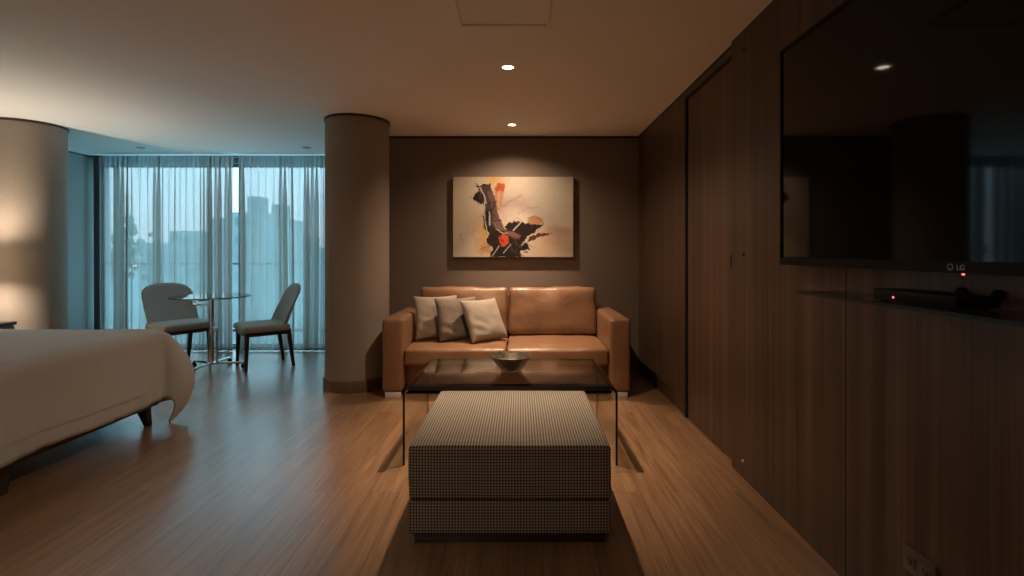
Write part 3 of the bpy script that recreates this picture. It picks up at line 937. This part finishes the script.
# ------------------------------------------------------------------ dining set by the window
def make_chair(label):
    o = thing('dining_chair', label, 'chair', (0, 0, 0), 0, 'dining chairs by the window')
    fab, wd = M['chairfab'], M['darkwood']
    # local: faces -Y, origin at floor under the seat centre
    MB().soft(-0.25, 0.25, -0.24, 0.20, 0.388, 0.452, bev=0.024, seg=4, cuts=8, puff=(0.004, 0.004, 0.012)).build('seat', fab, o)
    ap = MB()
    ap.box(-0.21, 0.21, -0.215, -0.185, 0.345, 0.392, bev=0.004).box(-0.21, 0.21, 0.17, 0.20, 0.345, 0.392, bev=0.004)
    ap.box(-0.215, -0.185, -0.2, 0.19, 0.345, 0.392, bev=0.004).box(0.185, 0.215, -0.2, 0.19, 0.345, 0.392, bev=0.004)
    ap.build('seat_rail', wd, o)
    for sx in (-1, 1):
        MB().taper((sx*0.205, -0.208, 0), (sx*0.198, -0.198, 0.39), (0.028, 0.028), (0.044, 0.044)).build('leg', wd, o)
        MB().taper((sx*0.195, 0.245, 0), (sx*0.195, 0.19, 0.40), (0.028, 0.028), (0.044, 0.046)).build('leg', wd, o)
    # wrapped backrest shell with rounded shoulders
    nu, nv = 28, 22
    def back(off):
        def f(i, j):
            u, v = -1+2*i/nu, j/nv
            vv = v*0.47
            hw = 0.246+0.010*math.sin(PI*v)
            hw *= (1-max(0, (v-0.78)/0.22)**2.4*0.20)
            x = hw*u
            # sides wrap forward, more at the bottom; top line drops at the shoulders
            wrap = (0.06*(1-v)+0.018)*abs(u)**2.6
            y = 0.185+0.15*v**1.15-wrap
            z = 0.388+vv*(1-0.075*abs(u)**3.2*v)
            thk = 0.022*(1-0.35*v)
            edge = (max(0, 1-abs(u)**8)*max(0, 1-(2*v-1)**10))**0.5
            return (x*(1-0.0*off), y+off*thk*edge, z)
        return f
    b = MB()
    b.grid(back(-1), nu, nv)
    b.grid(lambda i, j: back(1)(nu-i, j), nu, nv)
    bmesh.ops.remove_doubles(b.bm, verts=list(b.bm.verts), dist=0.0006)
    bmesh.ops.recalc_face_normals(b.bm, faces=list(b.bm.faces))
    b.build('backrest', fab, o, sharp=180)
    return o

def copy_tree(o, parent=None):
    c = o.copy()
    COL.objects.link(c)
    if parent is not None:
        c.parent = parent
    for ch in list(o.children):
        copy_tree(ch, c)
    return c
ch1 = make_chair('grey upholstered dining chair with dark legs between bed and glass table')
ch1.location = (-3.645, 5.36, 0)
ch1.rotation_euler = (0, 0, math.radians(58))
ch2 = copy_tree(ch1)
ch2['label'] = 'grey upholstered dining chair beside the column, seen from its side'
ch2.location = (-2.705, 5.275, 0)
ch2.rotation_euler = (0, 0, math.radians(-50))

dt = thing('dining_table', 'small round glass top table on a chrome wheeled post by the window', 'table', (-3.145, 5.10, 0))
MB().lathe([(0.0, 0.742), (0.36, 0.742), (0.36, 0.754), (0, 0.754)], c=(-0.005, 0.0, 0), n=72, smooth=False).build('tabletop', [M['glassteal'], M['glasstealedge']], dt)
tt = bpy.data.objects['tabletop'] if False else [c for c in dt.children if c.name.startswith('tabletop')][0]
for f in tt.data.polygons:
    if abs(f.normal.z) < 0.5:
        f.material_index = 1
MB().lathe([(0.026, 0.07), (0.026, 0.726)], n=28).lathe([(0, 0.726), (0.026, 0.726)], n=28).build('post', M['chrome'], dt)
MB().lathe([(0.011, 0.07), (0.011, 0.43)], c=(0.062, -0.01, 0), n=16).box(0.0, 0.075, -0.022, 0.002, 0.405, 0.44, bev=0.004).build('height_rod', M['chrome'], dt)
sup = MB().box(-0.20, 0.20, -0.012, 0.012, 0.716, 0.738, bev=0.003).box(-0.012, 0.012, -0.20, 0.20, 0.716, 0.738, bev=0.003)
for c_ in ((-0.19, 0), (0.19, 0), (0, -0.19), (0, 0.19)):
    sup.lathe([(0.02, 0.726), (0.02, 0.742), (0, 0.742)], c=(c_[0], c_[1], 0), n=16)
sup.box(-0.20, -0.03, -0.012, 0.012, 0.655, 0.673, bev=0.003).box(-0.20, -0.182, -0.012, 0.012, 0.655, 0.73, bev=0.003)
sup.build('top_support', M['chrome'], dt)
bs = MB().lathe([(0, 0.055), (0.04, 0.055), (0.04, 0.075), (0.026, 0.08)], n=28)
for a, ln in ((-92, 0.36), (12, 0.30), (88, 0.30), (155, 0.28)):
    c_, s_ = math.cos(math.radians(a)), math.sin(math.radians(a))
    bs.tube([(0, 0, 0.065), (c_*ln*0.4, s_*ln*0.4, 0.068), (c_*ln, s_*ln, 0.06)], 0.013, n=12)
bs.build('base', M['chrome'], dt)
for a, ln in ((-92, 0.36), (12, 0.30), (88, 0.30), (155, 0.28)):
    c_, s_ = math.cos(math.radians(a)), math.sin(math.radians(a))
    mt = Matrix.Translation((c_*ln, s_*ln, 0.025)) @ Matrix.Rotation(math.radians(a), 4, 'Z') @ Matrix.Rotation(PI/2, 4, 'X')
    MB().lathe([(0, -0.012), (0.022, -0.012), (0.025, -0.008), (0.025, 0.008), (0.022, 0.012), (0, 0.012)], n=20, mtx=mt).box(c_*ln-0.012, c_*ln+0.012, s_*ln-0.012, s_*ln+0.012, 0.03, 0.058, bev=0.003).build('caster', M['blackplastic'], dt)

# ------------------------------------------------------------------ bed, duvet, night table, lamp
FX, BY0, BY1 = -2.50, 1.45, 3.50
bed = thing('bed', 'wide low bed with dark splayed wooden legs', 'bed', (-3.55, 2.475, 0))
LX0, LX1, LY = -1.08, 1.03, 1.02
MB().box(LX0, LX1, -LY, LY, 0.135, 0.215, bev=0.008).build('frame', M['darkwood'], bed)
MB().soft(LX0+0.02, LX1-0.04, -LY+0.02, LY-0.03, 0.217, 0.625, bev=0.06, cuts=6).build('mattress', M['mattress'], bed)
for lx, sxx in ((LX1-0.05, 1), (LX0+0.06, -1)):
    for ly, syy in ((-LY+0.07, -1), (0.0, 0), (LY-0.07, 1)):
        MB().taper((lx+0.0*sxx, ly+0.03*syy, 0), (lx-0.01*sxx, ly-0.005*syy, 0.14), (0.036, 0.036), (0.07, 0.06)).build('leg', M['darkwood'], bed)
MB().soft(LX0-0.005, LX0+0.075, -LY, LY, 0.12, 1.05, bev=0.02, cuts=4).build('headboard', M['darkwood'], bed)

def duvet():
    ztop, r = 0.665, 0.075
    hang_f, hang_s = 0.44, 0.50
    x_start, y_start = -4.40, BY0-0.0
    ex, ey = FX+0.03, BY1+0.03                          # outer planes of the drop
    step = 0.025
    nx = int((ex-x_start+hang_f+0.02)/step); ny = int((ey-y_start+hang_s)/step)
    uvs = []
    def drop(a):
        """arc-length overhang -> (outward, downward) over a rounded edge"""
        if a <= 0: return (a, 0.0)
        q = r*PI/2
        if a < q:
            t = a/r
            return (r*math.sin(t), r*(1-math.cos(t)))
        return (r, r+(a-q))
    def P(i, j):
        X, Y = x_start+i*step, y_start+j*step
        a, b_ = X-(ex-r), Y-(ey-r)
        nz = mnoise.noise(Vector((X*3.1, Y*3.1, 0.3)))
        if a <= 0 and b_ <= 0:
            edge = min(1, min(-a, -b_)/0.35)
            z = ztop+0.012*nz+0.014*edge
            return Vector((X, Y, z))
        if b_ <= 0:
            o_, d_ = drop(a)
            k = min(1, d_/0.4)
            wv = 0.016*math.sin(Y*11+1.3*math.sin(Y*3))*k + 0.012*nz*k + 0.006*math.sin(Y*43+4*nz)*k*k*(0.5+nz)
            lift = 0.055*math.exp(-((Y-(ey-0.30))/0.16)**2)*k*0.5
            return Vector((ex-r+o_+0.02*k+wv+lift, Y, ztop+0.006*nz-d_))
        if a <= 0:
            o_, d_ = drop(b_)
            k = min(1, d_/0.4)
            wv = 0.018*math.sin(X*10)*k
            return Vector((X, ey-r+o_+0.02*k+wv, ztop-d_+0.006*nz))
        # corner: the spare cloth swings out in a deep fold and its tip reaches the floor
        rr = math.hypot(a, b_); th_ = math.atan2(b_, a)          # 0 = foot side, 90deg = far side
        o_, d_ = drop(rr)
        d_ = min(d_, ztop-0.012)
        an = th_*30/48.6 if th_ < math.radians(48.6) else math.radians(30)+(th_-math.radians(48.6))*(60/41.4)
        s2 = math.sin(2*an)
        k = min(1, d_/0.45)
        bulge = math.sin(min(1, d_/0.67)*PI)
        out = o_+0.02*k+0.135*bulge*s2 + 0.085*k*math.exp(-((an-math.radians(66))/math.radians(20))**2)
        cx_, cy_2 = ex-r, ey-r
        return Vector((cx_+out*math.cos(an), cy_2+out*math.sin(an), ztop-d_))
    bm_ = bmesh.new()
    uvl = bm_.loops.layers.uv.new('UVMap')
    vs = [[bm_.verts.new(P(i, j)) for j in range(ny+1)] for i in range(nx+1)]
    for i in range(nx):
        for j in range(ny):
            f = bm_.faces.new((vs[i][j], vs[i+1][j], vs[i+1][j+1], vs[i][j+1]))
            f.smooth = True
            for lp, (ii, jj) in zip(f.loops, ((i, j), (i+1, j), (i+1, j+1), (i, j+1))):
                lp[uvl].uv = (jj*step, ii*step)
    me = bpy.data.meshes.new('duvet')
    bm_.to_mesh(me); bm_.free()
    me.materials.append(M['duvet'])
    o = bpy.data.objects.new('duvet', me)
    COL.objects.link(o)
    md = o.modifiers.new('thickness', 'SOLIDIFY'); md.thickness = 0.012; md.offset = -1
    tag(o, 'white striped duvet draped over the bed with its corner touching the floor', 'duvet')
    # stitched hem line as a fine raised band
    hb = MB()
    ih = nx-int(0.10/step)
    def hemband(i, j):
        p = P(ih+(0.35*i), j)
        n_ = Vector((1, 0, 0))
        return p+n_*0.007
    jmax = int((ey-r-y_start)/step)
    hb.grid(lambda i, j: hemband(i, j), 1, jmax).build('hem_seam', M['duvet'], o, sharp=180)
duvet()

nt_ = thing('nightstand', 'dark edged bedside table beside the papered column', 'bedside table', (-4.40, 3.88, 0))
MB().box(-0.235, 0.235, -0.26, 0.26, 0.600, 0.627, bev=0.003).build('top', M['darkwood'], nt_)
MB().box(-0.225, 0.215, -0.25, 0.25, 0.10, 0.60).build('body', M['darkwood'], nt_)
dw = MB().box(0.215, 0.232, -0.245, 0.245, 0.36, 0.59, bev=0.003).build('drawer', M['darkwood'], nt_)
MB().box(0.232, 0.245, -0.06, 0.06, 0.47, 0.485, bev=0.002).build('handle', M['brushed'], dw)
for sx in (-0.2, 0.19):
    for sy in (-0.22, 0.22):
        MB().taper((sx, sy, 0), (sx, sy, 0.1), (0.03, 0.03), (0.045, 0.045)).build('leg', M['darkwood'], nt_)

lp = thing('table_lamp', 'lit bedside lamp with a drum shade on the bedside table', 'lamp', (-4.46, 3.95, 0.627))
MB().lathe([(0, 0), (0.075, 0), (0.075, 0.012), (0.014, 0.02), (0.012, 0.40), (0, 0.40)], n=32).build('base', M['brushed'], lp)
MB().lathe([(0.13, 0.40), (0.125, 0.55)], n=48).build('shade', M['shade'], lp)
MB().lathe([(0, 0.40), (0.014, 0.402), (0.018, 0.412), (0.014, 0.424), (0, 0.428)], n=24).build('bulb', M['bulb'], lp)
l = bpy.data.lights.new('bulb_light', 'POINT'); l.energy = P_BED; l.color = (1.0, 0.82, 0.62); l.shadow_soft_size = 0.045
lo = bpy.data.objects.new('bulb_light', l); COL.objects.link(lo); lo.parent = lp; lo.location = (0.0, 0.0, 0.475)

# ------------------------------------------------------------------ television, shelf, boxes, outlet
tv = thing('television', 'large black wall mounted television on the walnut wall', 'television', (1.12, 1.288, 1.146))
TW, TH = 0.858, 0.914
MB().box(0.002, 0.042, -TW, TW, 0, TH, bev=0.004).build('body', M['blackplastic'], tv)
MB().box(0.042, 0.0635, -0.25, 0.25, 0.25, 0.65).build('wall_bracket', M['blackplastic'], tv)
MB().box(-0.0005, 0.004, -TW+0.012, TW-0.012, 0.03, TH-0.012).build('screen', M['screen'], tv)
bz = MB()
bz.box(-0.006, 0.004, -TW, -TW+0.012, 0, TH).box(-0.006, 0.004, TW-0.012, TW, 0, TH).box(-0.006, 0.004, -TW+0.012, TW-0.012, TH-0.012, TH).box(-0.006, 0.004, -TW+0.012, TW-0.012, 0, 0.03)
bz.build('bezel', M['blackplastic'], tv)
MB().lathe([(0, 0), (0.0032, 0), (0.0032, 0.003), (0, 0.003)], n=20, mtx=Matrix.Translation((0.004, -0.022, -0.002)) @ Matrix.Rotation(-PI/2, 4, 'Y')).build('power_light', M['led'], tv)
fc = bpy.data.curves.new('lettering', 'FONT'); fc.body = 'LG'; fc.size = 0.020; fc.extrude = 0.0006
tmp_ = bpy.data.objects.new('lettering_curve', fc); COL.objects.link(tmp_)
fc.materials.append(M['logo'])
bpy.context.view_layer.update()
lm = bpy.data.meshes.new_from_object(tmp_.evaluated_get(bpy.context.evaluated_depsgraph_get()))
bpy.data.objects.remove(tmp_)
fo = bpy.data.objects.new('lettering', lm); COL.objects.link(fo); fo.parent = tv
fo.location = (-0.0066, -0.012, 0.008); fo.rotation_euler = (PI/2, 0, -PI/2)
mt = Matrix.Translation((-0.0064, 0.006, 0.015)) @ Matrix.Rotation(-PI/2, 4, 'Y')
MB().lathe([(0.0072, 0), (0.0072, 0.0008), (0.0088, 0.0008), (0.0088, 0)], n=24, mtx=mt).box(-0.005, 0.0, -0.0006, 0.0006, 0, 0.0008, mtx=mt).build('emblem', M['logo'], tv)

sh = thing('glass_shelf', 'thin clear glass shelf on the wall below the television', 'shelf', (XT, 1.25, 1.05))
b = MB().box(-0.186, 0, -0.556, 0.556, 0, 0.010).build('shelf_board', [M['glass'], M['glassedge']], sh)
for f in b.data.polygons:
    if abs(f.normal.z) < 0.5: f.material_index = 1
for yy in (-0.40, 0.40):
    MB().box(-0.04, 0.0, yy-0.012, yy+0.012, -0.012, 0.0, bev=0.002).build('bracket', M['brushed'], sh)

sb = thing('set_top_box', 'flat black box with a red light on the glass shelf', 'media box', (1.098, 1.335, 1.0605))
MB().box(-0.055, 0.055, -0.14, 0.145, 0.003, 0.032, bev=0.006, seg=3).build('case', M['blackplastic'], sb)
for sx in (-0.04, 0.04):
    for sy in (-0.11, 0.11):
        MB().lathe([(0.008, 0), (0.008, 0.004), (0, 0.004)], c=(sx, sy, 0), n=12).build('foot', M['blackplastic'], sb)
MB().lathe([(0, 0), (0.0035, 0), (0.0025, 0.002), (0, 0.0025)], n=16, mtx=Matrix.Translation((-0.0545, 0.062, 0.013)) @ Matrix.Rotation(-PI/2, 4, 'Y')).build('power_light', M['led'], sb)
for yy, zz, lab in ((1.335, 1.092, 'small black round plug on the wall just above the set top box'), (1.232, 1.094, 'small black round plug on the wall, the one clear of the box')):
    o = MB().lathe([(0.013, 0), (0.013, 0.012), (0.009, 0.016), (0, 0.016)], n=20, mtx=Matrix.Translation((XT, yy, zz)) @ Matrix.Rotation(-PI/2, 4, 'Y')).build('wall_plug', M['blackplastic'])
    tag(o, lab, 'plug', 'black plugs above the shelf')

for zz, lab in ((2.27, 'tiny dark stud on the walnut wall near the ceiling'), (1.19, 'tiny dark stud on the walnut wall beside the door handle'), (0.093, 'tiny brass stud on the walnut wall near the floor')):
    o = MB().lathe([(0.011, 0), (0.011, 0.006), (0.007, 0.011), (0, 0.012)], n=20, mtx=Matrix.Translation((XT, 2.645, zz)) @ Matrix.Rotation(-PI/2, 4, 'Y')).build('wall_stud', M['brass'] if zz < 1 else M['plate'])
    tag(o, lab, 'stud', 'studs beside the door')

ou = thing('wall_outlet', 'bronze power outlet plate low on the walnut wall', 'outlet', (XT, 1.478, 0.27))
MB().box(-0.009, 0, -0.062, 0.062, -0.038, 0.038, bev=0.003).build('plate', M['plate'], ou)
for yy in (-0.028, 0.028):
    so = MB().box(-0.0115, -0.008, yy-0.02, yy+0.02, -0.016, 0.016, bev=0.0015).build('socket', M['plate'], ou)
    MB().box(-0.0122, -0.010, yy-0.009, yy-0.006, -0.006, 0.008).box(-0.0122, -0.010, yy+0.006, yy+0.009, -0.006, 0.008).box(-0.0122, -0.010, yy-0.003, yy+0.003, -0.012, -0.007).build('slots', M['black'], so)

# ------------------------------------------------------------------ city outside
struct(MB().box(-900, 900, 240, 1500, -40.2, -40).build('ground', M['ground']), 'hazy city ground far beyond the window', 'ground')
struct(MB().box(-300, 300, 8, 240, -40.2, -40.02).build('daylight_bounce', M['bounce_ground']), 'unseen pale paving added far below the window to bounce daylight up', 'bounce_ground')  # unseen bright ground added to throw daylight onto the ceiling
def bld(x, y, wd, dp, ztop, m, label):
    o = thing('building', label, 'building', (x, y, -40))
    b = MB().box(-wd/2, wd/2, -dp/2, dp/2, 0, ztop+40)
    nfl = int((ztop+40)/3.2)
    for k in range(max(1, nfl-14), nfl):
        b.box(-wd/2+0.8, wd/2-0.8, -dp/2-0.06, -dp/2, k*3.2+1.0, k*3.2+2.4, mi=1)
    b.build('tower', [M[m], M['concrete'] if m != 'concrete' else M['ground']], o)
    MB().box(-wd*0.2, wd*0.2, -dp*0.2, dp*0.2, ztop+40, ztop+43).build('roof_block', M[m], o)
D_ = 90
def bx(pxl, d): return (pxl-520)/500*d
def bz_(pyl, d): return H_EYE+(252-pyl)/500*d
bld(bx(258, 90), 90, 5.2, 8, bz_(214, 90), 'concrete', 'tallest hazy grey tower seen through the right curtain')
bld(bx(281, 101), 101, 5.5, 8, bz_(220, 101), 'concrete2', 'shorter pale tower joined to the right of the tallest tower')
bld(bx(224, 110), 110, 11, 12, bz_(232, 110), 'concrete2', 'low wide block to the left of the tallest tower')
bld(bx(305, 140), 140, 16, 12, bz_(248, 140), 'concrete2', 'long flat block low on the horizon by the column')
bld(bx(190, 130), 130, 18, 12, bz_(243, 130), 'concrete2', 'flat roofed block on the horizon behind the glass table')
tr = thing('tree', 'hazy treetop seen through the left curtain', 'tree', (bx(124, 40), 40, -40))
MB().tube([(0, 0, 0), (0.2, 0, 20), (0, 0, 40)], [0.5, 0.4, 0.2]).build('trunk', M['darkwood'], tr)
b = MB()
rnd = random.Random(5)
for k in range(110):
    c = Vector((rnd.gauss(0, 0.75), rnd.gauss(0, 0.7), 41.2+rnd.gauss(0, 0.95)))
    rr = rnd.uniform(0.15, 0.45)
    b.lathe([(0, -rr), (rr*0.7, -rr*0.7), (rr, 0), (rr*0.7, rr*0.7), (0, rr)], c=c, n=9)
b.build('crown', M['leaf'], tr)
